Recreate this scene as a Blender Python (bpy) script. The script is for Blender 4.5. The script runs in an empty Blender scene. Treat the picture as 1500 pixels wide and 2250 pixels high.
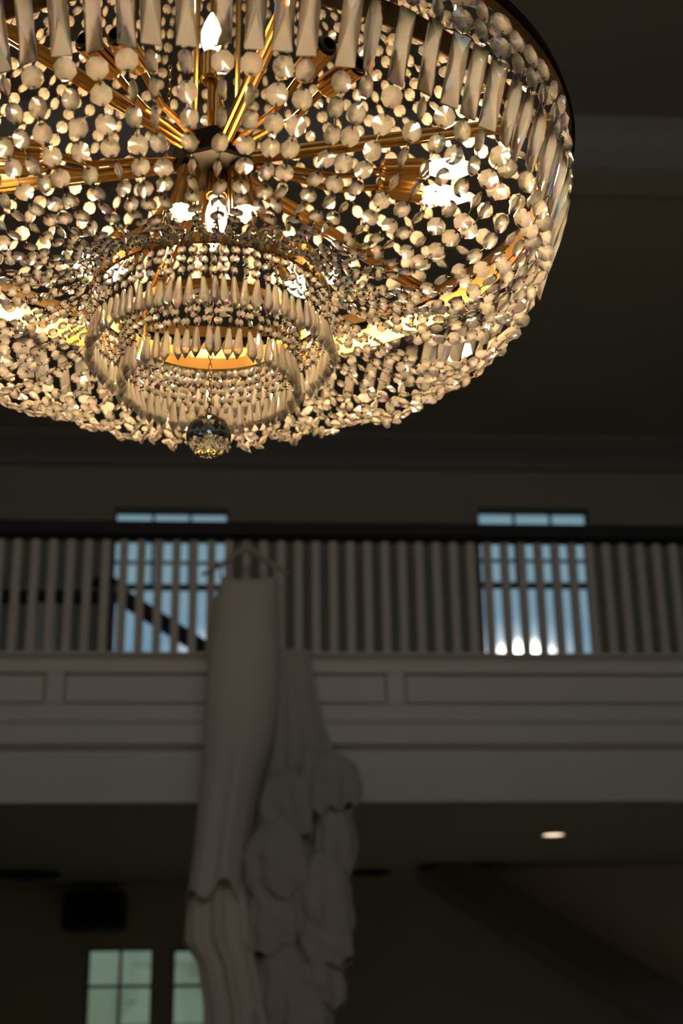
import bpy, math, random
import numpy as np
from math import sin, cos, pi, radians, atan2, hypot

random.seed(7)
sc = bpy.context.scene
col = sc.collection

# ------------------------------------------------------------------ camera
F = 3125.0                                   # focal length in pixels of the 1500x2250 frame (50 mm)
TH, YAW, ROLL = radians(21.05), radians(3.9), radians(0.86)
CAM = np.array([0.0, 0.0, 1.6])
FW = np.array([sin(YAW) * cos(TH), cos(YAW) * cos(TH), sin(TH)])
_r0 = np.array([cos(YAW), -sin(YAW), 0.0])
_u0 = np.cross(_r0, FW)
RT = _r0 * cos(ROLL) - _u0 * sin(ROLL)
UP = _u0 * cos(ROLL) + _r0 * sin(ROLL)


def ray(x, y):
    return FW * F + RT * (x - 750) + UP * (1125 - y)


def at_y(x, y, Y):
    v = ray(x, y)
    return CAM + v * ((Y - CAM[1]) / v[1])


def at_z(x, y, Z):
    v = ray(x, y)
    return CAM + v * ((Z - CAM[2]) / v[2])


def at_depth(x, y, D):
    return CAM + ray(x, y) / F * D


def project(P):
    d = np.asarray(P, float) - CAM
    z = d @ FW
    return 750 + F * (d @ RT) / z, 1125 - F * (d @ UP) / z, z


cd = bpy.data.cameras.new('camera')
cam = bpy.data.objects.new('camera', cd)
col.objects.link(cam)
cd.sensor_fit = 'VERTICAL'
cd.sensor_height = 36.0
cd.sensor_width = 24.0
cd.lens = 50.0
cd.clip_start = 0.05
cd.clip_end = 300
cd.dof.use_dof = True
cd.dof.focus_distance = 1.82
cd.dof.aperture_fstop = 4.6
from mathutils import Matrix, Vector
M = Matrix((tuple(RT) + (0,), tuple(UP) + (0,), tuple(-FW) + (0,), (0, 0, 0, 1))).transposed()
M.translation = Vector(CAM)
cam.matrix_world = M
sc.camera = cam

# ------------------------------------------------------------------ render look
sc.view_settings.view_transform = 'Standard'
sc.view_settings.look = 'None'
sc.view_settings.gamma = 1.0
sc.view_settings.use_curve_mapping = False
sc.view_settings.exposure = 0.0
cy = sc.cycles
cy.max_bounces = 14
cy.diffuse_bounces = 7
cy.glossy_bounces = 4
cy.transmission_bounces = 8
cy.transparent_max_bounces = 24
cy.caustics_reflective = False
cy.caustics_refractive = False
cy.sample_clamp_indirect = 8.0

# ------------------------------------------------------------------ sky, sun, daylight
BULB_STRENGTH = 380.0
BULB_COLOR = (1.0, 0.64, 0.30)
ROOM_LIGHT = 38.0

world = bpy.data.worlds.new('sky')
sc.world = world
world.use_nodes = True
wn = world.node_tree
for n in list(wn.nodes):
    wn.nodes.remove(n)


def nd(tree, typ, **kw):
    n = tree.nodes.new(typ)
    for k, v in kw.items():
        setattr(n, k, v)
    return n


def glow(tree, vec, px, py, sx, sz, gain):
    """a bright patch painted into the sky around the direction seen at px, py"""
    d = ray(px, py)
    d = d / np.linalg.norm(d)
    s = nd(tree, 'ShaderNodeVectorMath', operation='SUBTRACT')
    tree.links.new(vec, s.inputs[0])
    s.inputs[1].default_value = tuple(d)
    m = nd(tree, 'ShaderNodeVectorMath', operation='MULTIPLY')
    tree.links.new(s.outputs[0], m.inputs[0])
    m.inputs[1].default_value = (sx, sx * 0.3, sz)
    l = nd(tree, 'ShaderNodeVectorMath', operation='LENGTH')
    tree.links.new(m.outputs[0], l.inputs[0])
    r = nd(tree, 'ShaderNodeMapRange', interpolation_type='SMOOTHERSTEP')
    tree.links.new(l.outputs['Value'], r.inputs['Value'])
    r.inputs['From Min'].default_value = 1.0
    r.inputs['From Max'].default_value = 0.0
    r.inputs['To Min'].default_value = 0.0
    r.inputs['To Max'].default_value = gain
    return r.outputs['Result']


tc = nd(wn, 'ShaderNodeTexCoord')
sep = nd(wn, 'ShaderNodeSeparateXYZ')
wn.links.new(tc.outputs['Generated'], sep.inputs[0])
ramp = nd(wn, 'ShaderNodeValToRGB')
wn.links.new(sep.outputs['Z'], ramp.inputs[0])
els = ramp.color_ramp.elements
els[0].position = 0.0
els[0].color = (.17, .25, .20, 1)
els[1].position = 0.26
els[1].color = (.115, .195, .275, 1)
for p, c in ((.10, (.20, .27, .27, 1)), (.20, (.125, .205, .28, 1)), (.31, (.14, .215, .265, 1)), (.42, (.12, .2, .235, 1))):
    e = els.new(p)
    e.color = c
add = None
for gx, gy, gsx, gsz, gg in ((1148, 1470, 30, 42, 14.0), (1130, 1470, 15, 24, .5), (520, 1455, 16, 32, .9), (446, 1419, 260, 260, 5.0)):  # last entry paints the bright dot of a small lamp into the sky
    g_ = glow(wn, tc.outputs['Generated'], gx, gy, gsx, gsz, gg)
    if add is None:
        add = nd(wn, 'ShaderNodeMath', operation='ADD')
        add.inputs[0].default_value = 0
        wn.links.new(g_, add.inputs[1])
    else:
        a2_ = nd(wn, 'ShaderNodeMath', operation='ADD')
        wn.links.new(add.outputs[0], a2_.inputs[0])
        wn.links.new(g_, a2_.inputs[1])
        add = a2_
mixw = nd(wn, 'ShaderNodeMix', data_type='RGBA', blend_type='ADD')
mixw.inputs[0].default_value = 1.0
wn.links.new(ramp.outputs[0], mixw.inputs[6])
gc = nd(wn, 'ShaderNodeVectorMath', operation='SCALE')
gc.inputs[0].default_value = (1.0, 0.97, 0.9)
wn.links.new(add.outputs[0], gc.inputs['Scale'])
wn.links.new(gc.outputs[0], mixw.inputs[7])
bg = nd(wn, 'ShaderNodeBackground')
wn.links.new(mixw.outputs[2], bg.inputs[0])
bg.inputs[1].default_value = 1.6
wo = nd(wn, 'ShaderNodeOutputWorld')
wn.links.new(bg.outputs[0], wo.inputs[0])

sl = bpy.data.lights.new('sun', 'SUN')
sl.energy = 1.6
sl.angle = 0.02
sl.color = (1.0, 0.95, 0.85)
so = bpy.data.objects.new('sun', sl)
col.objects.link(so)
so.rotation_euler = (radians(42), 0, radians(-15))

al = bpy.data.lights.new('daylight', 'AREA')      # unseen area lamp added inside the hall, standing in for window daylight
al.shape = 'RECTANGLE'
al.size = 7.0
al.size_y = 1.4
al.energy = ROOM_LIGHT
al.color = (0.87, 0.94, 1.0)
ao = bpy.data.objects.new('daylight', al)
col.objects.link(ao)
ao.location = (0.5, -1.4, 5.75)
ao.rotation_euler = (radians(72), 0, 0)

# ------------------------------------------------------------------ materials


def mat(name, base, rough=0.5, metal=0.0, noise=0.0, nscale=6.0, bump=0.0, bscale=60.0, **kw):
    m = bpy.data.materials.new(name)
    m.use_nodes = True
    t = m.node_tree
    b = t.nodes['Principled BSDF']
    b.inputs['Base Color'].default_value = tuple(base) + (1,)
    b.inputs['Roughness'].default_value = rough
    b.inputs['Metallic'].default_value = metal
    for k, v in kw.items():
        b.inputs[k].default_value = v
    if noise > 0:
        tx = nd(t, 'ShaderNodeTexCoord')
        nz = nd(t, 'ShaderNodeTexNoise')
        nz.inputs['Scale'].default_value = nscale
        nz.inputs['Detail'].default_value = 4
        t.links.new(tx.outputs['Object'], nz.inputs['Vector'])
        mx = nd(t, 'ShaderNodeMix', data_type='RGBA')
        mx.inputs[6].default_value = tuple(c * (1 - noise) for c in base) + (1,)
        mx.inputs[7].default_value = tuple(min(1, c * (1 + noise)) for c in base) + (1,)
        t.links.new(nz.outputs[0], mx.inputs[0])
        t.links.new(mx.outputs[2], b.inputs['Base Color'])
    if bump > 0:
        tx = nd(t, 'ShaderNodeTexCoord')
        nz = nd(t, 'ShaderNodeTexNoise')
        nz.inputs['Scale'].default_value = bscale
        t.links.new(tx.outputs['Object'], nz.inputs['Vector'])
        bp = nd(t, 'ShaderNodeBump')
        bp.inputs['Strength'].default_value = bump
        bp.inputs['Distance'].default_value = 0.01
        t.links.new(nz.outputs[0], bp.inputs['Height'])
        t.links.new(bp.outputs[0], b.inputs['Normal'])
    return m


def crystal(name, clear, refr, trans, diff, tint, film=False, rough=0.03, spread=0.0, coat=1.68):
    """cut glass: clear + refracting + milky (internally scattered) light under a sharp surface reflection"""
    m = bpy.data.materials.new(name)
    m.use_nodes = True
    t = m.node_tree
    for n in list(t.nodes):
        t.nodes.remove(n)
    out = nd(t, 'ShaderNodeOutputMaterial')
    tot = clear + refr + trans + diff
    tr = nd(t, 'ShaderNodeBsdfTransparent')
    tr.inputs[0].default_value = (.97, .95, .92, 1)
    parts = []
    for c3, ior in (((.98, 0, 0), 1.51 - spread), ((0, .95, 0), 1.51), ((0, 0, .90), 1.51 + spread)):      # glass bends blue more than red
        rf = nd(t, 'ShaderNodeBsdfRefraction')
        rf.inputs['Color'].default_value = c3 + (1,)
        rf.inputs['IOR'].default_value = ior
        rf.inputs['Roughness'].default_value = 0.02
        parts.append(rf)
    ad = nd(t, 'ShaderNodeAddShader')
    t.links.new(parts[0].outputs[0], ad.inputs[0])
    t.links.new(parts[1].outputs[0], ad.inputs[1])
    rf = nd(t, 'ShaderNodeAddShader')
    t.links.new(ad.outputs[0], rf.inputs[0])
    t.links.new(parts[2].outputs[0], rf.inputs[1])
    tl = nd(t, 'ShaderNodeBsdfTranslucent')
    tl.inputs[0].default_value = tint + (1,)
    df = nd(t, 'ShaderNodeBsdfDiffuse')
    df.inputs[0].default_value = tint + (1,)
    m1 = nd(t, 'ShaderNodeMixShader')
    m1.inputs[0].default_value = refr / (clear + refr)
    t.links.new(tr.outputs[0], m1.inputs[1])
    t.links.new(rf.outputs[0], m1.inputs[2])
    m2 = nd(t, 'ShaderNodeMixShader')
    m2.inputs[0].default_value = diff / (trans + diff)
    t.links.new(tl.outputs[0], m2.inputs[1])
    t.links.new(df.outputs[0], m2.inputs[2])
    m3 = nd(t, 'ShaderNodeMixShader')
    m3.inputs[0].default_value = (trans + diff) / tot
    t.links.new(m1.outputs[0], m3.inputs[1])
    t.links.new(m2.outputs[0], m3.inputs[2])
    gl = nd(t, 'ShaderNodeBsdfPrincipled')
    gl.inputs['Base Color'].default_value = (1, 1, 1, 1)
    gl.inputs['Metallic'].default_value = 1.0
    gl.inputs['Roughness'].default_value = rough
    if film:
        gl.inputs['Thin Film Thickness'].default_value = 520.0
        gl.inputs['Thin Film IOR'].default_value = 1.9
    fr = nd(t, 'ShaderNodeFresnel')
    fr.inputs[0].default_value = coat
    m4 = nd(t, 'ShaderNodeMixShader')
    t.links.new(fr.outputs[0], m4.inputs[0])
    t.links.new(m3.outputs[0], m4.inputs[1])
    t.links.new(gl.outputs[0], m4.inputs[2])
    t.links.new(m4.outputs[0], out.inputs[0])
    return m


def emit(name, color, strength):
    m = bpy.data.materials.new(name)
    m.use_nodes = True
    t = m.node_tree
    for n in list(t.nodes):
        t.nodes.remove(n)
    out = nd(t, 'ShaderNodeOutputMaterial')
    e = nd(t, 'ShaderNodeEmission')
    e.inputs[0].default_value = tuple(color) + (1,)
    e.inputs[1].default_value = strength
    t.links.new(e.outputs[0], out.inputs[0])
    return m


def glass_pane(name):
    m = bpy.data.materials.new(name)
    m.use_nodes = True
    t = m.node_tree
    for n in list(t.nodes):
        t.nodes.remove(n)
    out = nd(t, 'ShaderNodeOutputMaterial')
    tr = nd(t, 'ShaderNodeBsdfTransparent')
    tr.inputs[0].default_value = (.95, .97, .96, 1)
    gl = nd(t, 'ShaderNodeBsdfGlossy')
    gl.inputs['Roughness'].default_value = 0.02
    fr = nd(t, 'ShaderNodeFresnel')
    fr.inputs[0].default_value = 1.45
    mx = nd(t, 'ShaderNodeMixShader')
    t.links.new(fr.outputs[0], mx.inputs[0])
    t.links.new(tr.outputs[0], mx.inputs[1])
    t.links.new(gl.outputs[0], mx.inputs[2])
    t.links.new(mx.outputs[0], out.inputs[0])
    return m


MT = dict(
    white=mat('white_paint', (.72, .70, .68), .5, noise=.03),
    baluster=mat('baluster_paint', (.60, .56, .51), .5, noise=.04),
    wall=mat('wall_paint', (.42, .40, .33), .8, noise=.04, bump=.05),
    wall_low=mat('lower_wall_paint', (.38, .40, .35), .8, noise=.04),
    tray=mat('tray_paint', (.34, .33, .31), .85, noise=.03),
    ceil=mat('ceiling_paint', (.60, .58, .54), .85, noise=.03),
    crown=mat('crown_paint', (.30, .29, .27), .6),
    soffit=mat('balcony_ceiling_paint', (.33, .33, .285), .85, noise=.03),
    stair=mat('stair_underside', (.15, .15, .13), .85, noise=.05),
    floor=mat('floor_wood', (.36, .33, .29), .35, noise=.25, nscale=3),
    frame=mat('window_frame', (.10, .10, .095), .5, noise=.05),
    black=mat('black_wood', (.006, .006, .006), .6, noise=.2),
    walnut=mat('dark_wood', (.035, .026, .02), .4, noise=.25),
    plastic=mat('black_plastic', (.008, .008, .009), .5),
    mesh=mat('speaker_cloth', (.006, .006, .006), .9, bump=.4, bscale=400),
    dress=mat('ivory_crepe', (.64, .60, .56), .65, noise=.04, nscale=3, bump=.08, bscale=25),
    tulle=mat('ivory_organza', (.47, .445, .41), .8, noise=.05, nscale=8),
    hanger=mat('pale_wood', (.50, .41, .32), .5, noise=.12, nscale=14),
    gold=mat('gold_plate', (.31, .18, .05), .27, 1.0, noise=.08, nscale=30),
    goldband=mat('brushed_gold_band', (.19, .105, .026), .34, 1.0, noise=.15, nscale=25),
    goldlip=mat('polished_gold_ring', (.52, .33, .11), .33, 1.0, noise=.12, nscale=25),
    golddark=mat('shaded_gold_plate', (.06, .036, .014), .42, 1.0, noise=.15, nscale=40),  # gold darkened in colour for the unlit outer side of the bands
    hub=mat('blackened_brass', (.004, .0035, .003), .6, 0.0, **{'Specular IOR Level': .15}),
    wire=mat('dark_wire', (.10, .06, .025), .4, 1.0),
    dark=mat('socket_interior', (.01, .009, .008), .5),
    bulb=emit('bulb_glow', BULB_COLOR, BULB_STRENGTH),
    downlight=emit('downlight_glow', (1.0, .74, .52), 2.2),
    pane=glass_pane('window_glass'),
    tree=mat('leaves', (.22, .27, .2), .9, noise=.15, nscale=.6),
    lawn=mat('lawn', (.16, .2, .1), .95, noise=.3, nscale=.5),
    crystal=crystal('cut_crystal', .20, .26, .42, .15, (1, .95, .86), spread=.003),
    prism=crystal('prism_crystal', .16, .45, .34, .05, (1, .95, .88), spread=.016),
    spear=crystal('drop_crystal', .28, .16, .44, .18, (1, .95, .86), spread=.006, coat=1.5),
)
mg = bpy.data.materials.new('clear_crystal_ball')
mg.use_nodes = True
_t = mg.node_tree
for _n in list(_t.nodes):
    _t.nodes.remove(_n)
_g = nd(_t, 'ShaderNodeBsdfGlass')
_g.inputs['IOR'].default_value = 1.55
_g.inputs['Color'].default_value = (.93, .95, .95, 1)
_o = nd(_t, 'ShaderNodeOutputMaterial')
_t.links.new(_g.outputs[0], _o.inputs[0])
MT['ball'] = mg

# ------------------------------------------------------------------ mesh helpers


class MB:
    def __init__(self):
        self.v = []
        self.f = []

    def add(self, verts, faces):
        o = len(self.v)
        self.v.extend([tuple(map(float, p)) for p in verts])
        self.f.extend([tuple(i + o for i in f) for f in faces])
        return self

    def box(self, x0, x1, y0, y1, z0, z1):
        v = [(x0, y0, z0), (x1, y0, z0), (x1, y1, z0), (x0, y1, z0), (x0, y0, z1), (x1, y0, z1), (x1, y1, z1), (x0, y1, z1)]
        return self.add(v, [(0, 3, 2, 1), (4, 5, 6, 7), (0, 1, 5, 4), (1, 2, 6, 5), (2, 3, 7, 6), (3, 0, 4, 7)])

    def tube(self, pts, rad, n=8, flute=0.0, caps=True, sx=1.0):
        """round (or fluted) tube through pts; rad may be a list"""
        pts = [np.array(p, float) for p in pts]
        k = len(pts)
        rads = rad if hasattr(rad, '__len__') else [rad] * k
        T = []
        for i in range(k):
            t = pts[min(i + 1, k - 1)] - pts[max(i - 1, 0)]
            T.append(t / (np.linalg.norm(t) + 1e-12))
        a = np.array([0, 0, 1.0]) if abs(T[0][2]) < .9 else np.array([1.0, 0, 0])
        u = np.cross(T[0], a)
        u /= np.linalg.norm(u)
        vs, fs = [], []
        for i in range(k):
            u = u - T[i] * (u @ T[i])
            u /= np.linalg.norm(u)
            w = np.cross(T[i], u)
            for j in range(n):
                an = 2 * pi * j / n
                r = rads[i] * (1 - flute if (flute and j % 2) else 1)
                vs.append(pts[i] + u * (r * cos(an) * sx) + w * (r * sin(an)))
        for i in range(k - 1):
            for j in range(n):
                fs.append((i * n + j, i * n + (j + 1) % n, (i + 1) * n + (j + 1) % n, (i + 1) * n + j))
        if caps:
            fs.append(tuple(reversed(range(n))))
            fs.append(tuple(range((k - 1) * n, k * n)))
        return self.add(vs, fs)

    def lathe(self, prof, n=24, M3=None, org=(0, 0, 0), close=False):
        """prof: (radius, height) about local z; M3 columns = local axes"""
        M3 = np.eye(3) if M3 is None else np.asarray(M3)
        org = np.array(org, float)
        vs, fs = [], []
        k = len(prof)
        for r, h in prof:
            for j in range(n):
                an = 2 * pi * j / n
                vs.append(org + M3 @ np.array([r * cos(an), r * sin(an), h]))
        for i in range(k if close else k - 1):
            i2 = (i + 1) % k
            for j in range(n):
                fs.append((i * n + j, i * n + (j + 1) % n, i2 * n + (j + 1) % n, i2 * n + j))
        if not close:
            if prof[0][0] > 1e-6:
                fs.append(tuple(reversed(range(n))))
            if prof[-1][0] > 1e-6:
                fs.append(tuple(range((k - 1) * n, k * n)))
        return self.add(vs, fs)

    def build(self, name, material, parent=None, smooth=False, bevel=0.0):
        me = bpy.data.meshes.new(name)
        me.from_pydata(self.v, [], self.f)
        me.materials.append(material)
        if smooth:
            me.polygons.foreach_set('use_smooth', [True] * len(me.polygons))
        me.update()
        o = bpy.data.objects.new(name, me)
        col.objects.link(o)
        if parent is not None:
            o.parent = parent
            o.matrix_parent_inverse = Matrix.Translation(-Vector(parent.location)) if parent.type == 'EMPTY' else Matrix()
        if bevel > 0:
            b = o.modifiers.new('edge', 'BEVEL')
            b.width = bevel
            b.segments = 2
            b.limit_method = 'ANGLE'
        return o


def empty(name, loc):
    o = bpy.data.objects.new(name, None)
    o.empty_display_size = 0.1
    o.location = loc
    col.objects.link(o)
    return o


def tag(o, label, cat, group=None):
    o['label'] = label
    o['category'] = cat
    if group:
        o['group'] = group
    return o


def struct(o, label=None, cat=None):
    o['kind'] = 'structure'
    if label:
        o['label'] = label
    if cat:
        o['category'] = cat
    return o


# ------------------------------------------------------------------ the room shell
YB = 7.0            # front face of the balcony
YW = 10.64          # wall behind the balcony
XL, XR = -5.0, 6.5
YF = -4.2


def zb(y, x=750):
    return at_y(x, y, YB)[2]


Z_CAP_T, Z_CAP_B = zb(1439), zb(1447)
Z_PAN_T, Z_PAN_B = zb(1479), zb(1547)
Z_L1 = zb(1589)
Z_M_T, Z_M_B = zb(1634), zb(1650)
Z_BEAM = zb(1757)
Z_SOF = at_y(750, 1027, YW)[2] + .22                 # soffit round the tray ceiling
Z_CROWN = at_y(750, 1027, YW)[2]
Y_TRAY = at_z(1400, 381, Z_SOF)[1]
Z_TRAY = at_y(1400, 285, Y_TRAY)[2]
Z_DECK = Z_CAP_T - .05

struct(MB().box(XL, XR, YF, YW, -.1, 0).build('floor', MT['floor']), 'dark wooden floor of the hall', 'floor')
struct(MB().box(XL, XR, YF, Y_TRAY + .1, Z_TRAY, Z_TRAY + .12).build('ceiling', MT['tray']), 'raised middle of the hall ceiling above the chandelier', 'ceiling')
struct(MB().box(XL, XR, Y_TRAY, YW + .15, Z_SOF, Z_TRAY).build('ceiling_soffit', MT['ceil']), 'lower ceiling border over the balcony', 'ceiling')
struct(MB().box(XL - .15, XL, YF - .15, YW + .15, 0, Z_TRAY + .12).build('wall_left', MT['wall']), 'left wall of the hall', 'wall')
struct(MB().box(XR, XR + .15, YF - .15, YW + .15, 0, Z_TRAY + .12).build('wall_right', MT['wall']), 'right wall of the hall', 'wall')
struct(MB().box(XL, XR, YF - .15, YF, 0, Z_TRAY + .12).build('wall_front', MT['wall']), 'wall behind the viewer', 'wall')


def prism_x(prof, x0, x1):
    """extrude a (y, z) outline along x"""
    n = len(prof)
    vs = [(x0, y, z) for y, z in prof] + [(x1, y, z) for y, z in prof]
    fs = [tuple(range(n)), tuple(reversed(range(n, 2 * n)))]
    fs += [(i, i + n, (i + 1) % n + n, (i + 1) % n) for i in range(n)]
    return MB().add(vs, fs)


# mouldings of the tray edge and of the back wall
zt = Z_TRAY - Z_SOF
struct(prism_x([(Y_TRAY - .001, Z_SOF + .0), (Y_TRAY - .03, Z_SOF + .02), (Y_TRAY - .03, Z_SOF + zt * .45), (Y_TRAY - .04, Z_SOF + zt * .5),
                (Y_TRAY - .05, Z_SOF + zt * .62), (Y_TRAY - .07, Z_SOF + zt * .8), (Y_TRAY - .12, Z_TRAY), (Y_TRAY - .001, Z_TRAY)],
               XL, XR).build('trim_1', MT['crown']), 'crown moulding along the raised ceiling edge', 'moulding')
yt2 = at_z(1400, 432, Z_SOF)[1]
struct(MB().box(XL, XR, yt2 - .03, yt2, Z_SOF - .008, Z_SOF).build('trim_2', MT['crown']), 'thin strip along the lower ceiling border', 'moulding')
struct(prism_x([(YW, Z_CROWN - .02), (YW - .04, Z_CROWN), (YW - .04, Z_CROWN + .05), (YW - .08, Z_CROWN + .1), (YW - .2, Z_CROWN + .19),
                (YW - .2, Z_SOF), (YW, Z_SOF)], XL, XR).build('trim_3', MT['crown']), 'crown moulding over the upper back wall', 'moulding')

# --- windows: outlines in the photo, turned into rectangles on the back wall


def win_rect(x0, x1, y0, y1):
    a = at_y(x0, y0, YW)
    b = at_y(x1, y0, YW)
    c = at_y((x0 + x1) / 2, y1, YW)
    return a[0], b[0], c[2], (a[2] + b[2]) / 2


W1 = win_rect(252, 502, 1118, 1470)
W2 = win_rect(1047, 1290, 1118, 1470)
W1 = (W1[0], W1[1], Z_DECK + .25, W1[3])
W2 = (W2[0], W2[1], Z_DECK + .25, W2[3])
W3 = win_rect(192, 338, 2083, 2260)
W4 = win_rect(379, 527, 2083, 2260)
W3 = (W3[0], W3[1], .95, W3[3])
W4 = (W4[0], W4[1], .95, W4[3])


def wall_with_holes(x0, x1, z0, z1, holes, y0, y1):
    xs = sorted({x0, x1, *[h[0] for h in holes], *[h[1] for h in holes]})
    zs = sorted({z0, z1, *[h[2] for h in holes], *[h[3] for h in holes]})
    mb = MB()
    for i in range(len(xs) - 1):
        j = 0
        while j < len(zs) - 1:
            def solid(jj):
                cx, cz = (xs[i] + xs[i + 1]) / 2, (zs[jj] + zs[jj + 1]) / 2
                return not any(h[0] < cx < h[1] and h[2] < cz < h[3] for h in holes)
            if not solid(j):
                j += 1
                continue
            k = j
            while k < len(zs) - 1 and solid(k):
                k += 1
            mb.box(xs[i], xs[i + 1], y0, y1, zs[j], zs[k])
            j = k
    return mb


struct(wall_with_holes(XL, XR, Z_BEAM + .1, Z_TRAY, [W1, W2], YW, YW + .15).build('wall_back', MT['wall']), 'upper wall behind the balcony', 'wall')
struct(wall_with_holes(XL, XR, 0, Z_BEAM + .1, [W3, W4], YW, YW + .15).build('wall_back_lower', MT['wall_low']), 'wall below the balcony', 'wall')


def window(name, R, vx, hz, rail, label, casing=True):
    x0, x1, z0, z1 = R
    yf0, yf1 = YW + .02, YW + .07
    fw_ = .018
    root = empty(name, ((x0 + x1) / 2, YW, z0))
    root['kind'] = 'structure'
    root['label'] = label
    root['category'] = 'window'
    m = MB()
    m.box(x0, x0 + fw_, yf0, yf1, z0, z1).box(x1 - fw_, x1, yf0, yf1, z0, z1)
    m.box(x0 + fw_, x1 - fw_, yf0, yf1, z1 - fw_, z1).box(x0 + fw_, x1 - fw_, yf0, yf1, z0, z0 + .05)
    m.build('window_frame', MT['frame'], root)
    mm = MB()
    for x, za, zb_ in vx:
        mm.box(x - .011, x + .011, yf0 + .01, yf1 - .01, za, zb_)
    for z in hz:
        mm.box(x0 + fw_, x1 - fw_, yf0 + .012, yf1 - .012, z - .011, z + .011)
    if rail:
        mm.box(x0 + fw_, x1 - fw_, yf0, yf1, rail[0], rail[1])
    mm.build('muntin', MT['frame'], root)
    MB().box(x0 + fw_, x1 - fw_, YW + .043, YW + .047, z0 + .05, z1 - fw_).build('pane', MT['pane'], root)
    if casing:
        c = MB()
        w = .06
        c.box(x0 - w, x0, YW - .02, YW, z0 - w, z1 + .09).box(x1, x1 + w, YW - .02, YW, z0 - w, z1 + .09)
        c.box(x0, x1, YW - .02, YW, z1, z1 + .09).box(x0, x1, YW - .05, YW, z0 - w, z0)
        c.build('casing', MT['wall'], root)
    return root


def zw(x, y):
    return at_y(x, y, YW)[2]


def xw(x, y):
    return at_y(x, y, YW)[0]


r1 = (zw(375, 1293), zw(375, 1281))
window('window_1', W1, [(xw(337, 1135), r1[1], W1[3]), (xw(418, 1135), r1[1], W1[3])], [zw(375, 1186), zw(375, 1233)], r1,
       'blue-lit upper window behind the balcony rail, beside the dark stair handrail')
r2 = (zw(1170, 1289), zw(1170, 1277))
window('window_2', W2, [(xw(1130, 1135), r2[1], W2[3]), (xw(1210, 1135), r2[1], W2[3])], [zw(1170, 1184), zw(1170, 1229)], r2,
       'blue-lit upper window behind the balcony rail on the far right, white glare at its foot')
hz3 = [zw(265, 2167), zw(265, 2167) - .29, zw(265, 2167) - .58]
window('window_3', W3, [((W3[0] + W3[1]) / 2, W3[2], W3[3])], hz3, None, 'greenish window under the balcony, whole in view left of the dress', False)
window('window_4', W4, [((W4[0] + W4[1]) / 2, W4[2], W4[3])], hz3, None, 'greenish window under the balcony, half hidden by the hanging dress', False)

# --- outdoors
struct(MB().box(-60, 60, YW + .15, 90, -.3, -.1).build('ground', MT['lawn']), 'lawn outside the windows', 'lawn')
rng = np.random.default_rng(3)
tl = MB()
for i in range(60):
    cx, cyy = -26 + i * .8 + rng.normal(0, .4), 38 + rng.uniform(-2, 2)
    rr = rng.uniform(1.6, 2.6)
    for j in range(3):
        ox, oz = rng.normal(0, .8), rng.uniform(1.0, 2.2 if i % 4 else 3.2)
        pr = [(0, -1)] + [(cos(b) * (1 + .1 * rng.normal()), sin(b)) for b in np.linspace(-1.2, 1.2, 6)] + [(0, 1)]
        tl.lathe([(abs(a) * rr, b * rr) for a, b in pr], 9, None, (cx + ox, cyy, oz))
to = tl.build('treeline', MT['tree'])
to['kind'] = 'stuff'
tag(to, 'pale green trees outside the lower windows', 'trees')

# --- balcony
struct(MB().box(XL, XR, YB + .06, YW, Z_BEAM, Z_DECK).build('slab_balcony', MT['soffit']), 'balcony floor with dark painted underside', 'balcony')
fb = MB().box(XL, XR, YB + .045, YB + .06, Z_BEAM, Z_CAP_T)
sx0, sx1 = at_y(850, 1510, YB)[0], at_y(889, 1510, YB)[0]
per = sx1 - at_y(140, 1510, YB)[0]
st = MB()
st.box(XL, XR, YB, YB + .045, Z_PAN_T, Z_CAP_B)
st.box(XL, XR, YB, YB + .045, Z_L1 + .006, Z_PAN_B)
k = -5
while k < 6:
    a, b = sx0 + k * per, sx1 + k * per
    if a > XL and b < XR:
        st.box(a, b, YB, YB + .045, Z_PAN_B, Z_PAN_T)
        if b + per - (b - a) < XR:                                  # raised field with a groove all round
            fb.box(b + .013, b + per - (b - a) - .013, YB + .012, YB + .045, Z_PAN_B + .013, Z_PAN_T - .013)
    k += 1
struct(fb.build('wall_balcony', MT['white']), 'white board of the balcony front', 'wall')
struct(st.build('trim_4', MT['white'], bevel=.006), 'white panelled framing of the balcony front', 'panelling')
struct(prism_x([(YB - .05, Z_CAP_B + .01), (YB - .05, Z_CAP_T), (YB + .14, Z_CAP_T), (YB + .14, Z_CAP_T - .02), (YB + .03, Z_CAP_B - .012), (YB - .005, Z_CAP_B - .012), (YB - .015, Z_CAP_B)],
               XL, XR).build('trim_5', MT['white']), 'white ledge under the balusters', 'ledge')
struct(prism_x([(YB - .03, Z_M_T), (YB - .03, Z_L1 - .006), (YB + .045, Z_L1 - .006), (YB + .045, Z_M_T)], XL, XR).build('trim_6', MT['white']), 'white flat board across the balcony front', 'board')
struct(prism_x([(YB - .05, Z_M_B + .012), (YB - .07, Z_M_B + .024), (YB - .065, Z_M_T - .01), (YB - .03, Z_M_T), (YB + .025, Z_M_T), (YB + .025, Z_M_B), (YB - .02, Z_M_B)],
               XL, XR).build('trim_7', MT['white']), 'white bead moulding above the balcony beam', 'moulding')
struct(MB().box(XL, XR, YB - .015, YB + .04, Z_BEAM - .012, Z_M_B).build('beam_balcony', MT['white']), 'plain white beam along the balcony bottom', 'beam')

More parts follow.
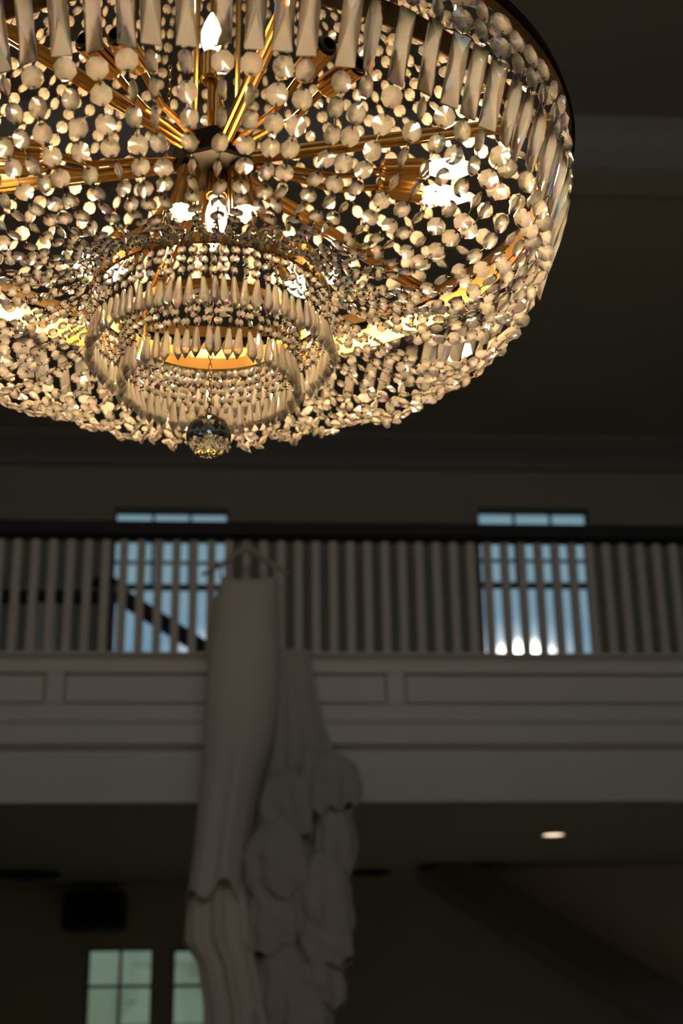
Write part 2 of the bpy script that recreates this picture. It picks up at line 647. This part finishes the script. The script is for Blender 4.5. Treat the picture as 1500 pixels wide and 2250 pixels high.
# railing
RY = YB + .05
rail = empty('balcony_railing', (0, RY, Z_CAP_T))
tag(rail, 'balcony railing of white square balusters under a thick black handrail', 'railing')
zt0, zt1 = at_y(750, 1180, YB)[2], at_y(750, 1146, YB)[2]
prism_x([(RY - .05, zt0 + .012), (RY - .05, zt1 - .012), (RY - .035, zt1), (RY + .035, zt1), (RY + .05, zt1 - .012), (RY + .05, zt0 + .012), (RY + .03, zt0), (RY - .03, zt0)],
        XL, XR).build('handrail', MT['black'], rail)
MB().box(XL, XR, RY - .012, RY + .012, zt0 - .014, zt0).build('rail_fillet', MT['black'], rail)
xb0 = at_y(31.2, 1310, RY - .02)[0]
xb1 = at_y(1451.5, 1310, RY - .02)[0]
pitch = (xb1 - xb0) / 37
b0 = None
for i in range(-8, 50):
    x = xb0 + i * pitch
    if b0 is None:
        b0 = MB().box(-.021, .021, -.021, .021, Z_CAP_T, zt0 - .014).build('baluster', MT['baluster'], rail, bevel=.003)
        me = b0.data
        b0.matrix_parent_inverse = Matrix()
        o = b0
        o.location = (x, 0, -Z_CAP_T)
        continue
    o = b0.copy()
    col.objects.link(o)
    o.parent = rail
    o.location = (x, 0, -Z_CAP_T)

# stair railing behind the balcony
SY = 9.2


def sp(x, y, dy=0.0):
    p = at_y(x, y, SY)
    return np.array([p[0], SY + dy, p[2]])


sr = empty('stair_railing', tuple(sp(235, 1330) * np.array([1, 1, 0]) + np.array([0, 0, Z_DECK])))
tag(sr, 'dark stair handrail with square newel post sloping down in front of the left window', 'railing')
a, b = sp(-260, 1299), sp(214, 1325)
MB().box(a[0], b[0], SY - .04, SY + .04, b[2], sp(100, 1299)[2]).build('level_rail', MT['black'], sr, bevel=.01)
a, b = sp(216, 1330), sp(254, 1330)
MB().box(a[0], b[0], SY - .055, SY + .055, Z_DECK, sp(235, 1285)[2]).build('newel_post', MT['walnut'], sr, bevel=.006)
a2, b2 = sp(200, 1285), sp(262, 1285)
zc = sp(235, 1273)[2]
MB().box(a2[0], b2[0], SY - .085, SY + .085, a2[2], a2[2] + .02).box(a2[0] + .02, b2[0] - .02, SY - .06, SY + .06, a2[2] + .02, zc).build('newel_cap', MT['walnut'], sr, bevel=.006)
p, q = sp(256, 1304), sp(452, 1428)
d = (q - p) / np.linalg.norm(q - p)
nrm = np.array([-d[2], 0, d[0]]) * .052
vs = []
for c in (p, q):
    for s in (1, -1):
        for y in (-.035, .035):
            vs.append(c + nrm * s + np.array([0, y, 0]))
MB().add(vs, [(0, 1, 3, 2), (4, 6, 7, 5), (0, 4, 5, 1), (2, 3, 7, 6), (0, 2, 6, 4), (1, 5, 7, 3)]).build('sloped_rail', MT['black'], sr, bevel=.008)
for x in (86, 116, 148):
    c = sp(x, 1380)
    MB().box(c[0] - .02, c[0] + .02, SY - .02, SY + .02, Z_DECK, sp(x, 1325)[2]).build('baluster', MT['baluster'], sr)

# under the balcony: downlight, vents, speaker, sloped beam


def ceil_pt(x, y):
    return at_z(x, y, Z_BEAM)


c = ceil_pt(1215, 1832)
rl = empty('recessed_light', (c[0], c[1], Z_BEAM))
tag(rl, 'round glowing recessed light in the ceiling under the balcony', 'light')
MB().lathe([(.074, -.001), (.074, -.008), (.068, -.010), (.062, -.006), (.060, -.001)], 32, None, c, close=True).build('trim_ring', MT['white'], rl, smooth=False)
MB().lathe([(.0, -.002), (.060, -.002), (.060, -.004), (0, -.005)], 32, None, c).build('lens', MT['downlight'], rl)
dl = bpy.data.lights.new('downlight_lamp', 'SPOT')
dl.energy = 60
dl.color = (1, .88, .74)
dl.spot_size = radians(110)
dl.spot_blend = .6
dl.shadow_soft_size = .05
do_ = bpy.data.objects.new('downlight_lamp', dl)
col.objects.link(do_)
do_.location = (c[0], c[1], Z_BEAM - .03)

for (x, y, w, lab) in ((55, 1920, .24, 'dark round vent in the balcony ceiling above the loudspeaker'), (806, 1915, .17, 'dark round vent in the balcony ceiling beside the dress ruffles')):
    c = ceil_pt(x, y)
    v = empty('ceiling_vent', (c[0], c[1], Z_BEAM))
    tag(v, lab, 'vent')
    MB().lathe([(w, -.0005), (w, -.012), (w * .9, -.018), (w * .86, -.004), (w * .86, -.0005)], 32, None, c, close=True).build('rim', MT['plastic'], v)
    MB().lathe([(0, -.002), (w * .86, -.002), (w * .86, -.005), (w * .4, -.012), (0, -.014)], 32, None, c).build('grille', MT['mesh'], v)

SPY = YW - .32
a, b = at_y(138, 1958, SPY), at_y(272, 2040, SPY)
spk = empty('loudspeaker', ((a[0] + b[0]) / 2, SPY, b[2]))
tag(spk, 'black loudspeaker box hung under the balcony above the green window', 'speaker')
MB().box(a[0], b[0], SPY, SPY + .24, b[2], a[2]).build('cabinet', MT['plastic'], spk, bevel=.02)
MB().box(a[0] + .025, b[0] - .025, SPY - .012, SPY, b[2] + .025, a[2] - .025).build('grille', MT['mesh'], spk, bevel=.008)
xm = (a[0] + b[0]) / 2
MB().box(xm - .03, xm + .03, SPY + .08, SPY + .16, a[2], Z_BEAM).build('bracket', MT['plastic'], spk)

# sloped beam (underside of a stair) right of the dress
BY0, BY1 = 9.4, YW


def bp(x, y, Y):
    p_ = at_y(x, y, Y)
    return np.array([p_[0], Y, p_[2]])


up0, up1 = bp(1010, 1880, BY0), bp(1700, 2283, BY0)
lo0, lo1 = bp(930, 1915, BY0), bp(1640, 2365, BY0)
ex = np.array([0, .5, 0])
vs = [up0, up1, lo1, lo0, up0 + ex, up1 + ex, lo1 + ex, lo0 + ex]
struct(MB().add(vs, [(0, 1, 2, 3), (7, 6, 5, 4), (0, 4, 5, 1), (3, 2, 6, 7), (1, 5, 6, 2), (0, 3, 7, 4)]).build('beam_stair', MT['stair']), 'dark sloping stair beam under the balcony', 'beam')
vs = [up0 + ex * .5, np.array([up1[0], BY0 + .25, up0[2]]), up1 + ex * .5]
vs = vs + [v_ + np.array([0, .08, 0]) for v_ in vs]
struct(MB().add(vs, [(0, 1, 2), (5, 4, 3), (0, 3, 4, 1), (1, 4, 5, 2), (2, 5, 3, 0)]).build('wall_stair', MT['ceil']), 'pale triangular wall over the sloping stair beam', 'wall')

# ------------------------------------------------------------------ the dress on its hanger
DY = YB - .16


def interp_rows(keys, n):
    ks = np.array(keys, float)
    ys = np.linspace(ks[0, 0], ks[-1, 0], n)
    return [tuple([y] + [float(np.interp(y, ks[:, 0], ks[:, j])) for j in range(1, ks.shape[1])]) for y in ys]


def drape(keys, n, Y, folds, seed, m=72, neck=0.0, hem=0.0, twist=0.0, noise=0.0):
    """hollow cloth tube; keys = (row, left, right, depth, fold amplitude)"""
    rg = np.random.default_rng(seed)
    ph = rg.uniform(0, 2 * pi, 4)
    rows = interp_rows(keys, n)
    vs, fs = [], []
    for i, (y, xl, xr, dep, amp) in enumerate(rows):
        t = i / (n - 1)
        A, B = at_y(xl, y, Y), at_y(xr, y, Y)
        cx, hx, z = (A[0] + B[0]) / 2, (B[0] - A[0]) / 2, (A[2] + B[2]) / 2
        for j in range(m):
            u = 2 * pi * j / m
            f = 1 + amp * (.6 * sin(folds * u + ph[0] + twist * t) + .3 * sin((folds * 2 - 1) * u + ph[1]) + .25 * sin((folds - 3) * u + ph[2] - twist * t))
            f += noise * sin(5 * u + ph[3] + 9 * t) * sin(7 * t + ph[1])
            zz = z
            if i == 0 and neck:
                zz = z + neck * (abs(cos(u)) ** 3 - .6)
            if hem:
                zz += hem * t ** 4 * (sin(folds * u + ph[0]) * .6 + .5 * sin(2 * u + ph[2]))
            vs.append((cx + hx * cos(u) * (1 + (f - 1) * .35), Y - dep * sin(u) * f, zz))
    for i in range(n - 1):
        for j in range(m):
            fs.append((i * m + j, i * m + (j + 1) % m, (i + 1) * m + (j + 1) % m, (i + 1) * m + j))
    return MB().add(vs, fs)


base = at_y(520, 2300, DY)
dress = empty('wedding_dress', (base[0], DY, base[2]))
tag(dress, 'long ivory wedding dress with ruffled train hanging from the balcony rail', 'dress')


def cloth(mb, name, m):
    o = mb.build(name, m, dress, smooth=True)
    return o


cloth(drape([(1272, 487, 606, .05, .0), (1290, 480, 608, .07, .01), (1320, 470, 609, .09, .02), (1355, 466, 608, .09, .03), (1400, 463, 608, .085, .03)], 16, DY, 5, 1, neck=.03), 'bodice', MT['dress'])
cloth(drape([(1399, 463, 608, .085, .03), (1440, 458, 612, .09, .03), (1500, 452, 611, .10, .04), (1560, 448, 606, .10, .05), (1640, 444, 594, .11, .08), (1700, 440, 576, .11, .11),
             (1760, 433, 562, .12, .15), (1850, 424, 548, .12, .19), (1930, 413, 540, .12, .22), (1968, 407, 538, .12, .24)], 44, DY, 5, 2, hem=.06, twist=.5), 'skirt', MT['dress'])
cloth(drape([(1930, 420, 548, .07, .2), (2000, 414, 560, .085, .3), (2068, 410, 566, .09, .36), (2118, 440, 574, .09, .36), (2150, 444, 580, .09, .36), (2200, 452, 590, .09, .4), (2290, 456, 610, .1, .45)],
            36, DY + .02, 8, 3, twist=1.2), 'underskirt', MT['dress'])
cloth(drape([(1428, 612, 678, .02, .05), (1450, 608, 683, .03, .1), (1510, 603, 692, .04, .16), (1585, 600, 706, .05, .2), (1650, 592, 732, .06, .22), (1715, 580, 766, .06, .24), (1745, 570, 780, .06, .24),
             (1800, 560, 772, .06, .25), (1900, 550, 768, .06, .25), (2000, 550, 756, .06, .28), (2100, 560, 756, .06, .28), (2180, 575, 740, .06, .28), (2290, 585, 716, .06, .3)],
            56, DY + .06, 8, 4, twist=1.5), 'train', MT['tulle'])
puffs = [(650, 716, 1640, 1768, .04), (575, 690, 1690, 1835, .06), (672, 788, 1652, 1778, .05), (546, 682, 1800, 1965, .07), (684, 779, 1765, 1915, .06), (640, 781, 1868, 2064, .08),
         (536, 655, 1930, 2090, .06), (662, 782, 1985, 2118, .06), (552, 690, 2060, 2270, .08), (640, 762, 2085, 2205, .06), (600, 724, 2160, 2300, .07)]
for i, (x0, x1, y0, y1, dp) in enumerate(puffs):
    xc, w, h = (x0 + x1) / 2, (x1 - x0) / 2, y1 - y0
    lean = (-1) ** i * .12 * w
    keys = []
    for t, ww, am in ((0, .12, .02), (.08, .5, .05), (.25, .82, .1), (.5, .98, .16), (.75, 1.0, .24), (.93, .95, .28), (1.0, .86, .30)):
        c_ = xc + lean * sin(pi * t)
        keys.append((y0 + h * t, c_ - w * ww, c_ + w * ww, dp * (.2 + .8 * ww) * (1 if t < .9 else .8), am))
    cloth(drape(keys, 18, DY - .03 - .012 * (i % 4), 5 + i % 3, 20 + i, m=60, hem=.03, twist=1.0, noise=.16), 'ruffle', MT['tulle'])
# straps
for xs_ in ([(489, 1280), (484, 1262), (487, 1246), (497, 1232)], [(603, 1280), (606, 1266), (604, 1254), (598, 1243)]):
    pts = [at_y(x, y, DY - .02) for x, y in xs_]
    pts.append(pts[-1] + np.array([0, .05, -.012]))
    MB().tube(pts, .007, 6, sx=.5).build('strap', MT['dress'], dress, smooth=True)

hb = at_y(540, 1215, DY)
hang = empty('clothes_hanger', tuple(hb))
tag(hang, 'pale wooden clothes hanger carrying the wedding dress below the black handrail', 'hanger')
pl = [(443, 1263), (462, 1254), (487, 1240), (515, 1220), (532, 1207), (541, 1203), (551, 1207), (568, 1219), (598, 1239), (620, 1252), (637, 1263)]
pts = [at_y(x, y, DY) for x, y in pl]
MB().tube(pts, [.008, .011, .0125, .014, .016, .0175, .016, .014, .0125, .011, .008], 10, sx=1.0).build('arms', MT['hanger'], hang, smooth=True)
h0 = pts[5]
hook = [h0, h0 + np.array([0, 0, .03]), (h0[0], RY - .06, zt0 - .02), (h0[0], RY - .056, zt1 - .01), (h0[0], RY - .045, zt1 + .004), (h0[0], RY + .03, zt1 + .004), (h0[0], RY + .056, zt1 - .015), (h0[0], RY + .056, zt1 - .04)]
MB().tube(hook, .002, 6).build('hook', MT['wire'], hang)

# ------------------------------------------------------------------ the chandelier
C = at_depth(471, 365, 2.0)                      # centre of the top band
ch = empty('chandelier', tuple(C + np.array([0, 0, -.45])))
tag(ch, 'large round gilt crystal chandelier lit with candle bulbs', 'chandelier')
rg = np.random.default_rng(11)


def cyl(r, phi, z):
    return np.array([C[0] + r * cos(phi), C[1] + r * sin(phi), C[2] + z])


def band(name, r, z0, z1, th, m, n=128, lip=.0):
    prof = [(r - th, z0), (r, z0), (r + lip, z0 + (z1 - z0) * .12), (r, z0 + (z1 - z0) * .24), (r, z1), (r - th, z1)]
    if not lip:
        prof = [(r - th, z0), (r, z0), (r, z1), (r - th, z1)]
    return MB().lathe(prof, n, None, C, close=True).build(name, m, ch)


band('top_band', .497, -.012, .008, .012, MT['golddark'], lip=.004)
lb = band('lower_band', .452, -.084, -.050, .003, MT['goldband'])
lb.data.materials.append(MT['golddark'])
for i_, p_ in enumerate(lb.data.polygons):
    if 128 <= i_ < 256:                 # outward face in darker gold, its unlit shade put into the colour
        p_.material_index = 1
band('basket_ring', .161, -.222, -.208, .005, MT['gold'])
ir = MB().lathe([(.1115, -.262), (.1175, -.262), (.1175, -.259), (.1125, -.246), (.1100, -.246)], 128, None, C, close=True).build('inner_ring', MT['goldlip'], ch)
ir.data.materials.append(MT['goldband'])
for i_, p_ in enumerate(ir.data.polygons):
    if 128 <= i_ < 384:
        p_.material_index = 1
band('crown_ring', .13, .53, .55, .006, MT['gold'], 64)

# stem, hub, canopy
MB().lathe([(.011, .03), (.011, .56), (.02, .57), (.011, .58), (.009, Z_TRAY - C[2] - .04)], 16, None, C).build('stem', MT['gold'], ch)
MB().lathe([(.0, Z_TRAY - C[2] - .06), (.03, Z_TRAY - C[2] - .06), (.09, Z_TRAY - C[2] - .02), (.09, Z_TRAY - C[2])], 32, None, C).build('ceiling_canopy', MT['gold'], ch)
MB().lathe([(.0, -.010), (.054, -.010), (.058, -.006), (.058, .026), (.052, .032), (0, .032)], 8, None, C).build('hub', MT['hub'], ch)
for k in range(3):
    ph = radians(30 + 120 * k)
    MB().tube([cyl(.035, ph, .03), cyl(.035, ph, .54)], .004, 8).build('stem_rod', MT['gold'], ch)

for k in range(6):
    ph = radians(-14 - 60 * k)
    MB().tube([cyl(.05, ph, .008), cyl(.487, ph, .008)], .0105, 20, flute=.16).build('support_arm', MT['gold'], ch)
    q_ = cyl(.4485, ph, -.07)
    MB().tube([cyl(.4485, ph, .005), q_], .004, 8).build('band_hanger', MT['gold'], ch)


def lamp(base_pts, p, dirv, L=.064, bulb=True, thin=.0045, wide=1.0, sink=0.0):
    """bent tube, fluted socket, dark collar and flame bulb"""
    arm = MB().tube(base_pts, thin, 10).build('lamp_arm', MT['gold'], ch)
    dirv = np.array(dirv, float)
    dirv /= np.linalg.norm(dirv)
    a_ = np.array([0, 0, 1.0]) if abs(dirv[2]) < .9 else np.array([1.0, 0, 0])
    u = np.cross(a_, dirv)
    u /= np.linalg.norm(u)
    w = np.cross(dirv, u)
    M3 = np.stack([u, w, dirv], 1)
    n = 32
    mb = MB()
    vs, fs = [], []
    prof = [(.004, 0), (.012, .001), (.0155, .006), (.0155, L * .3), (.0165 if wide > 1 else .0155, L * .36), (.0155 * wide, L), (.0155 * wide - .0025, L), (.0125, L * .3), (0.0, L * .3)]
    for r, h in prof:
        for j in range(n):
            rr = r * (.93 if (j % 2 and r > .0128) else 1)
            vs.append(p + M3 @ np.array([rr * cos(2 * pi * j / n), rr * sin(2 * pi * j / n), h]))
    for i in range(len(prof) - 1):
        for j in range(n):
            fs.append((i * n + j, i * n + (j + 1) % n, (i + 1) * n + (j + 1) % n, (i + 1) * n + j))
    s = mb.add(vs, fs).build('lamp_socket', MT['gold'], arm)
    s.matrix_parent_inverse = Matrix()
    c2 = MB().lathe([(.0112, L * .31), (.0118, L * .5), (.0118, L - sink + .004), (.0085, L - sink + .006), (.0085, L * .31)], 20, M3, p, close=True).build('collar', MT['dark'], arm)
    c2.matrix_parent_inverse = Matrix()
    if bulb:
        L = L - sink
        fl = [(.0, L * .5), (.0075, L * .5), (.0082, L + .006), (.0125, L + .018), (.0148, L + .030), (.0143, L + .042), (.0105, L + .056), (.0060, L + .067), (.0022, L + .075), (0, L + .077)]
        b_ = MB().lathe(fl, 18, M3, p).build('light_bulb', MT['bulb'], arm, smooth=True)
        b_.matrix_parent_inverse = Matrix()
    # keep children in the arm's space (arm itself sits in the chandelier's)
    return arm


for k in range(6):
    for da in (-13, -22):
        ph = radians(-14 - 60 * k - da)
        drop = -.002 if da == -13 else -.006
        mid = [cyl(.05, ph, .004), cyl(.12, ph, -.004 + drop * .5), cyl(.17, ph, -.012 + drop), cyl(.2, ph, -.008 + drop), cyl(.236, ph, .0 + drop)]
        lamp(mid, cyl(.234, ph, .0 + drop), (cos(ph), sin(ph), .04 if da == -13 else -.02), bulb=not 200 < math.degrees(ph) % 360 < 340)
s_ = cyl(.004, 0, -.010)
lamp([cyl(.004, 0, .0), s_], s_, (0, 0, -1), L=.040)
for k in range(3):
    ph = radians((205, 335, 90)[k])
    s_ = cyl(.036, ph, -.012)
    lamp([cyl(.035, ph, -.004), s_], s_, (cos(ph) * .14, sin(ph) * .14, -1), L=.078, wide=1.4, sink=.06)
for k in range(1):
    ph = radians(-97 - 120 * k)
    lamp([cyl(.03, ph, .03), cyl(.045, ph, .06), cyl(.05, ph, .105)], cyl(.05, ph, .103), (0, 0, 1), L=.045)

# ---- crystals


def bead_mesh(mb, o, T, N, a):
    """flat eight-sided cut crystal, radius a, lying in the plane of T and its side axis"""
    B = np.cross(N, T)
    vs = []
    for s in (1, -1):
        for j in range(16):
            an = 2 * pi * (j + .0) / 16
            corner = j % 2 == 1
            r = a if corner else a * .924
            h = a * (.04 if corner else .12) * s
            vs.append(o + T * (r * cos(an)) + B * (r * sin(an)) + N * h)
    vs.append(o + N * a * .46)
    vs.append(o - N * a * .46)
    fs = []
    for j in range(16):
        k2 = (j + 1) % 16
        fs.append((32, j, k2))
        fs.append((33, 16 + k2, 16 + j))
        fs.append((j, 16 + j, 16 + k2, k2))
    mb.add(vs, fs)


links = MB()


def link(p, q, N):
    """the bent wire pin between two crystals, with its round heads"""
    d_ = q - p
    L_ = np.linalg.norm(d_)
    d_ = d_ / (L_ + 1e-9)
    links.tube([p, (p + q) / 2 + N * .0012, q], .00055, 4, caps=False)
    for c_ in (p, q):
        r_ = .0018
        s_ = np.cross(d_, N)
        w_ = N * 2.6
        vv = [c_ + d_ * r_, c_ + s_ * r_, c_ - d_ * r_, c_ - s_ * r_, c_ + w_ * r_, c_ - w_ * r_]
        links.add(vv, [(0, 1, 4), (1, 2, 4), (2, 3, 4), (3, 0, 4), (1, 0, 5), (2, 1, 5), (3, 2, 5), (0, 3, 5)])


def smooth_curve(ctrl, n=160):
    P = np.array(ctrl, float)
    k = len(P)
    out = []
    for i in range(k - 1):
        p0, p1, p2, p3 = P[max(i - 1, 0)], P[i], P[i + 1], P[min(i + 2, k - 1)]
        for t in np.linspace(0, 1, n // (k - 1), endpoint=False):
            out.append(.5 * ((2 * p1) + (-p0 + p2) * t + (2 * p0 - 5 * p1 + 4 * p2 - p3) * t * t + (-p0 + 3 * p1 - 3 * p2 + p3) * t ** 3))
    out.append(P[-1])
    out = np.array(out)
    s = np.concatenate([[0], np.cumsum(np.linalg.norm(np.diff(out, axis=0), axis=1))])
    return out, s


BEADS = []      # (origin, T, N, radius)
PRISMS = []
SPEARS = []


def strand(curve, phi, size, s0=0.0, skip=None, gap=1.1, wob=.5, end=None):
    """octagons strung along a (r, z) curve at azimuth phi; size(t) gives the radius"""
    out, s = curve
    L_ = s[-1] if end is None else end
    pos = s0
    last = None
    er = np.array([cos(phi), sin(phi), 0])
    while True:
        a_ = size(pos / s[-1])
        c_ = pos + a_ * gap
        if c_ + a_ * .8 > L_:
            break
        r_, z_ = np.interp(c_, s, out[:, 0]), np.interp(c_, s, out[:, 1])
        r2, z2 = np.interp(c_ + .004, s, out[:, 0]), np.interp(c_ + .004, s, out[:, 1])
        T = er * (r2 - r_) + np.array([0, 0, 1]) * (z2 - z_)
        T /= np.linalg.norm(T)
        side = np.array([-sin(phi), cos(phi), 0])
        N = np.cross(T, side)
        tw = rg.normal(0, wob)
        N = N * cos(tw) + side * sin(tw)
        N /= np.linalg.norm(N)
        o = cyl(r_, phi, z_) + rg.normal(0, .0012, 3)
        BEADS.append((o, T, N, a_))
        if last is not None:
            lo, lT, lN, la = last
            link(lo + lT * la * .8, o - T * a_ * .8, N)
        last = BEADS[-1]
        pos = c_ + a_ * gap
    return pos, last


NS = 84
MAIN = [(.489, -.012), (.488, -.06), (.479, -.115), (.455, -.172), (.429, -.214), (.398, -.248), (.358, -.271), (.308, -.280), (.258, -.267), (.215, -.246), (.183, -.227), (.163, -.212)]
TENT = [(.482, .024), (.42, .055), (.345, .125), (.27, .225), (.2, .35), (.15, .45), (.132, .532)]
for i in range(NS):
    ph = 2 * pi * (i + .5) / NS + rg.normal(0, .007)
    sg = max(rg.normal(0.003, .010), -.007)
    ctrl = [(r, z + sg * sin(pi * j / (len(MAIN) - 1))) for j, (r, z) in enumerate(MAIN)]
    cv = smooth_curve(ctrl)
    # two large octagons, the prism, then the tapering chain
    pos, last = strand(cv, ph, lambda t: .0155, 0.0, end=.066, wob=.35)
    Lp = .086
    r_, z_ = np.interp(pos + .003, cv[1], cv[0][:, 0]), np.interp(pos + .003, cv[1], cv[0][:, 1])
    r2, z2 = np.interp(pos + Lp, cv[1], cv[0][:, 0]), np.interp(pos + Lp, cv[1], cv[0][:, 1])
    p0, p1 = cyl(r_, ph, z_), cyl(r2, ph, z2)
    T = (p1 - p0) / np.linalg.norm(p1 - p0)
    side = np.array([-sin(ph), cos(ph), 0])
    N = np.cross(T, side)
    tw = rg.normal(0, .45)
    N = N * cos(tw) + side * sin(tw)
    PRISMS.append((p0, T, N / np.linalg.norm(N), Lp))
    if last is not None:
        link(last[0] + last[1] * last[3] * .8, p0 + T * .004, PRISMS[-1][2])
    pp = pos + Lp + .004

    def sz(t):
        return float(np.interp(t, [.0, .28, .5, .75, 1.0], [.0138, .0134, .0112, .0080, .0056]))
    strand(cv, ph, sz, pp, wob=.75, gap=1.16)
NT = 58
for i in range(NT):
    ph = 2 * pi * (i + .35) / NT + rg.normal(0, .006)
    sg = rg.normal(0, .01)
    ctrl = [(r, z - sg * sin(pi * j / (len(TENT) - 1))) for j, (r, z) in enumerate(TENT)]
    strand(smooth_curve(ctrl), ph, lambda t: float(np.interp(t, [0, .3, 1], [.0130, .0098, .0070])), 0.0, wob=.9, gap=1.18)


def curtain(r, z, n, nb, a, off):
    """short strings of beads ending in a spear drop, hung round a ring"""
    for i in range(n):
        ph = 2 * pi * (i + off) / n + rg.normal(0, .004)
        cv = smooth_curve([(r, z), (r + .001, z - .03), (r + .001, z - .14)], 40)
        pos, last = strand(cv, ph, lambda t: a, 0.0, end=nb * a * 2.2 + a, wob=.5)
        o = cyl(r, ph, z - pos - .002) + rg.normal(0, .0008, 3)
        if last is not None:
            link(last[0] + last[1] * last[3] * .8, o, last[2])
        SPEARS.append((o, rg.uniform(0, 6.3), rg.normal(0, .05, 2)))


curtain(.160, -.212, 74, 4, .0064, .0)
curtain(.1165, -.262, 54, 4, .0060, .5)


def screen_size(p, a_, N=None):
    x, y, z = project(p)
    if not (-30 < x < 1530 and -30 < y < 2280):
        return 0.0
    s_ = a_ * F / z
    if N is not None:
        v_ = p - CAM
        v_ = v_ / np.linalg.norm(v_)
        s_ *= .45 + .55 * abs(float(N @ v_))
    # crystals on the far side stand behind the near ones
    return s_ / (z * z)


order = sorted(range(len(BEADS)), key=lambda i: -screen_size(BEADS[i][0], BEADS[i][3], BEADS[i][2]))
rest = MB()
for n_, i in enumerate(order):
    o, T, N, a_ = BEADS[i]
    if n_ < 100:
        mb = MB()
        bead_mesh(mb, o, T, N, a_)
        mb.build('octagon_crystal', MT['crystal'], ch)
    else:
        bead_mesh(rest, o, T, N, a_)
ro = rest.build('octagon_crystal', MT['crystal'], ch)
ro['kind'] = 'stuff'


def prism_mesh(mb, p, T, N, L_):
    B = np.cross(N, T)
    w, h, g = .0112, .0098, .0014
    c_ = []
    for s in (1, -1):
        for (x_, y_) in ((-w, 0), (w, 0), (w, L_), (-w, L_)):
            c_.append(p + B * x_ + T * y_ + N * g * s)
    for s in (1, -1):
        c_.append(p + T * L_ * .30 + N * h * s)
        c_.append(p + T * L_ * .50 + N * h * s)
    fs = [(0, 8, 1), (1, 8, 9, 2), (2, 9, 3), (3, 9, 8, 0), (5, 10, 4), (6, 11, 10, 5), (7, 11, 6), (4, 10, 11, 7),
          (0, 1, 5, 4), (1, 2, 6, 5), (2, 3, 7, 6), (3, 0, 4, 7)]
    mb.add(c_, fs)


for p, T, N, L_ in PRISMS:
    mb = MB()
    prism_mesh(mb, p, T, N, L_)
    mb.build('rectangular_prism', MT['prism'], ch)


def spear_mesh(mb, o, rot, tilt):
    ax = np.array([tilt[0], tilt[1], -1.0])
    ax /= np.linalg.norm(ax)
    u = np.cross(ax, np.array([cos(rot), sin(rot), 0]))
    u /= np.linalg.norm(u)
    M3 = np.stack([u, np.cross(ax, u), ax], 1)
    mb.lathe([(.0016, 0), (.0026, .002), (.0032, .006), (.0068, .030), (.0066, .033), (0.0, .046)], 8, M3, o)


order = sorted(range(len(SPEARS)), key=lambda i: -screen_size(SPEARS[i][0], .02))
rest = MB()
for n_, i in enumerate(order):
    if n_ < 100:
        mb = MB()
        spear_mesh(mb, *SPEARS[i])
        mb.build('spear_drop', MT['spear'], ch)
    else:
        spear_mesh(rest, *SPEARS[i])
so_ = rest.build('spear_drop', MT['spear'], ch)
so_['kind'] = 'stuff'
lo_ = links.build('wire_pin', MT['wire'], ch)
lo_['kind'] = 'stuff'

# the ball on its chain
axis_pt = C.copy()
best = min(np.linspace(-.6, -.2, 400), key=lambda z: abs(project(C + np.array([0, 0, z]))[1] - 958))
bc = C + np.array([0, 0, best])
rb = 50 * project(bc)[2] / F


def chain(name, p, q, step=.0078, r=.0024, wire=.0006):
    mb = MB()
    p, q = np.array(p, float), np.array(q, float)
    L_ = np.linalg.norm(q - p)
    n = max(2, int(L_ / step))
    d_ = (q - p) / L_
    a_ = np.cross(d_, [1.0, 0.2, .1])
    a_ /= np.linalg.norm(a_)
    b_ = np.cross(d_, a_)
    for i in range(n):
        c_ = p + (q - p) * ((i + .5) / n)
        s_ = a_ if i % 2 else b_
        ring = [c_ + d_ * (step * .66 * cos(t)) + s_ * (r * sin(t)) for t in np.linspace(0, 2 * pi, 11)]
        mb.tube(ring, wire, 5, caps=False)
    return mb.build(name, MT['wire'], ch)


chain('ball_chain', C + np.array([0, 0, -.074]), bc + np.array([0, 0, rb + .004]))
chain('side_chain', cyl(.082, radians(-140), .008) + np.array([0, 0, .12]), cyl(.084, radians(-140), -.15), r=.002)
mb = MB()
prof = [(0.0, rb)] + [(rb * sin(t), rb * cos(t)) for t in np.linspace(0, pi, 12)[1:-1]] + [(0.0, -rb)]
vs, fs = [], []
n = 18
vs.append((bc[0], bc[1], bc[2] + rb))
rows = np.linspace(0, pi, 12)[1:-1]
for i, t in enumerate(rows):
    for j in range(n):
        an = 2 * pi * (j + .5 * (i % 2)) / n
        vs.append((bc[0] + rb * sin(t) * cos(an), bc[1] + rb * sin(t) * sin(an), bc[2] + rb * cos(t)))
vs.append((bc[0], bc[1], bc[2] - rb))
last_ = len(vs) - 1
for j in range(n):
    fs.append((0, 1 + j, 1 + (j + 1) % n))
    e = 1 + (len(rows) - 1) * n
    fs.append((last_, e + (j + 1) % n, e + j))
for i in range(len(rows) - 1):
    for j in range(n):
        A, B_ = 1 + i * n + j, 1 + i * n + (j + 1) % n
        D, E_ = 1 + (i + 1) * n + j, 1 + (i + 1) * n + (j + 1) % n
        if i % 2 == 0:
            fs += [(A, D, B_), (B_, D, E_)]
        else:
            fs += [(A, D, E_), (A, E_, B_)]
MB().add(vs, fs).build('crystal_ball', MT['ball'], ch)
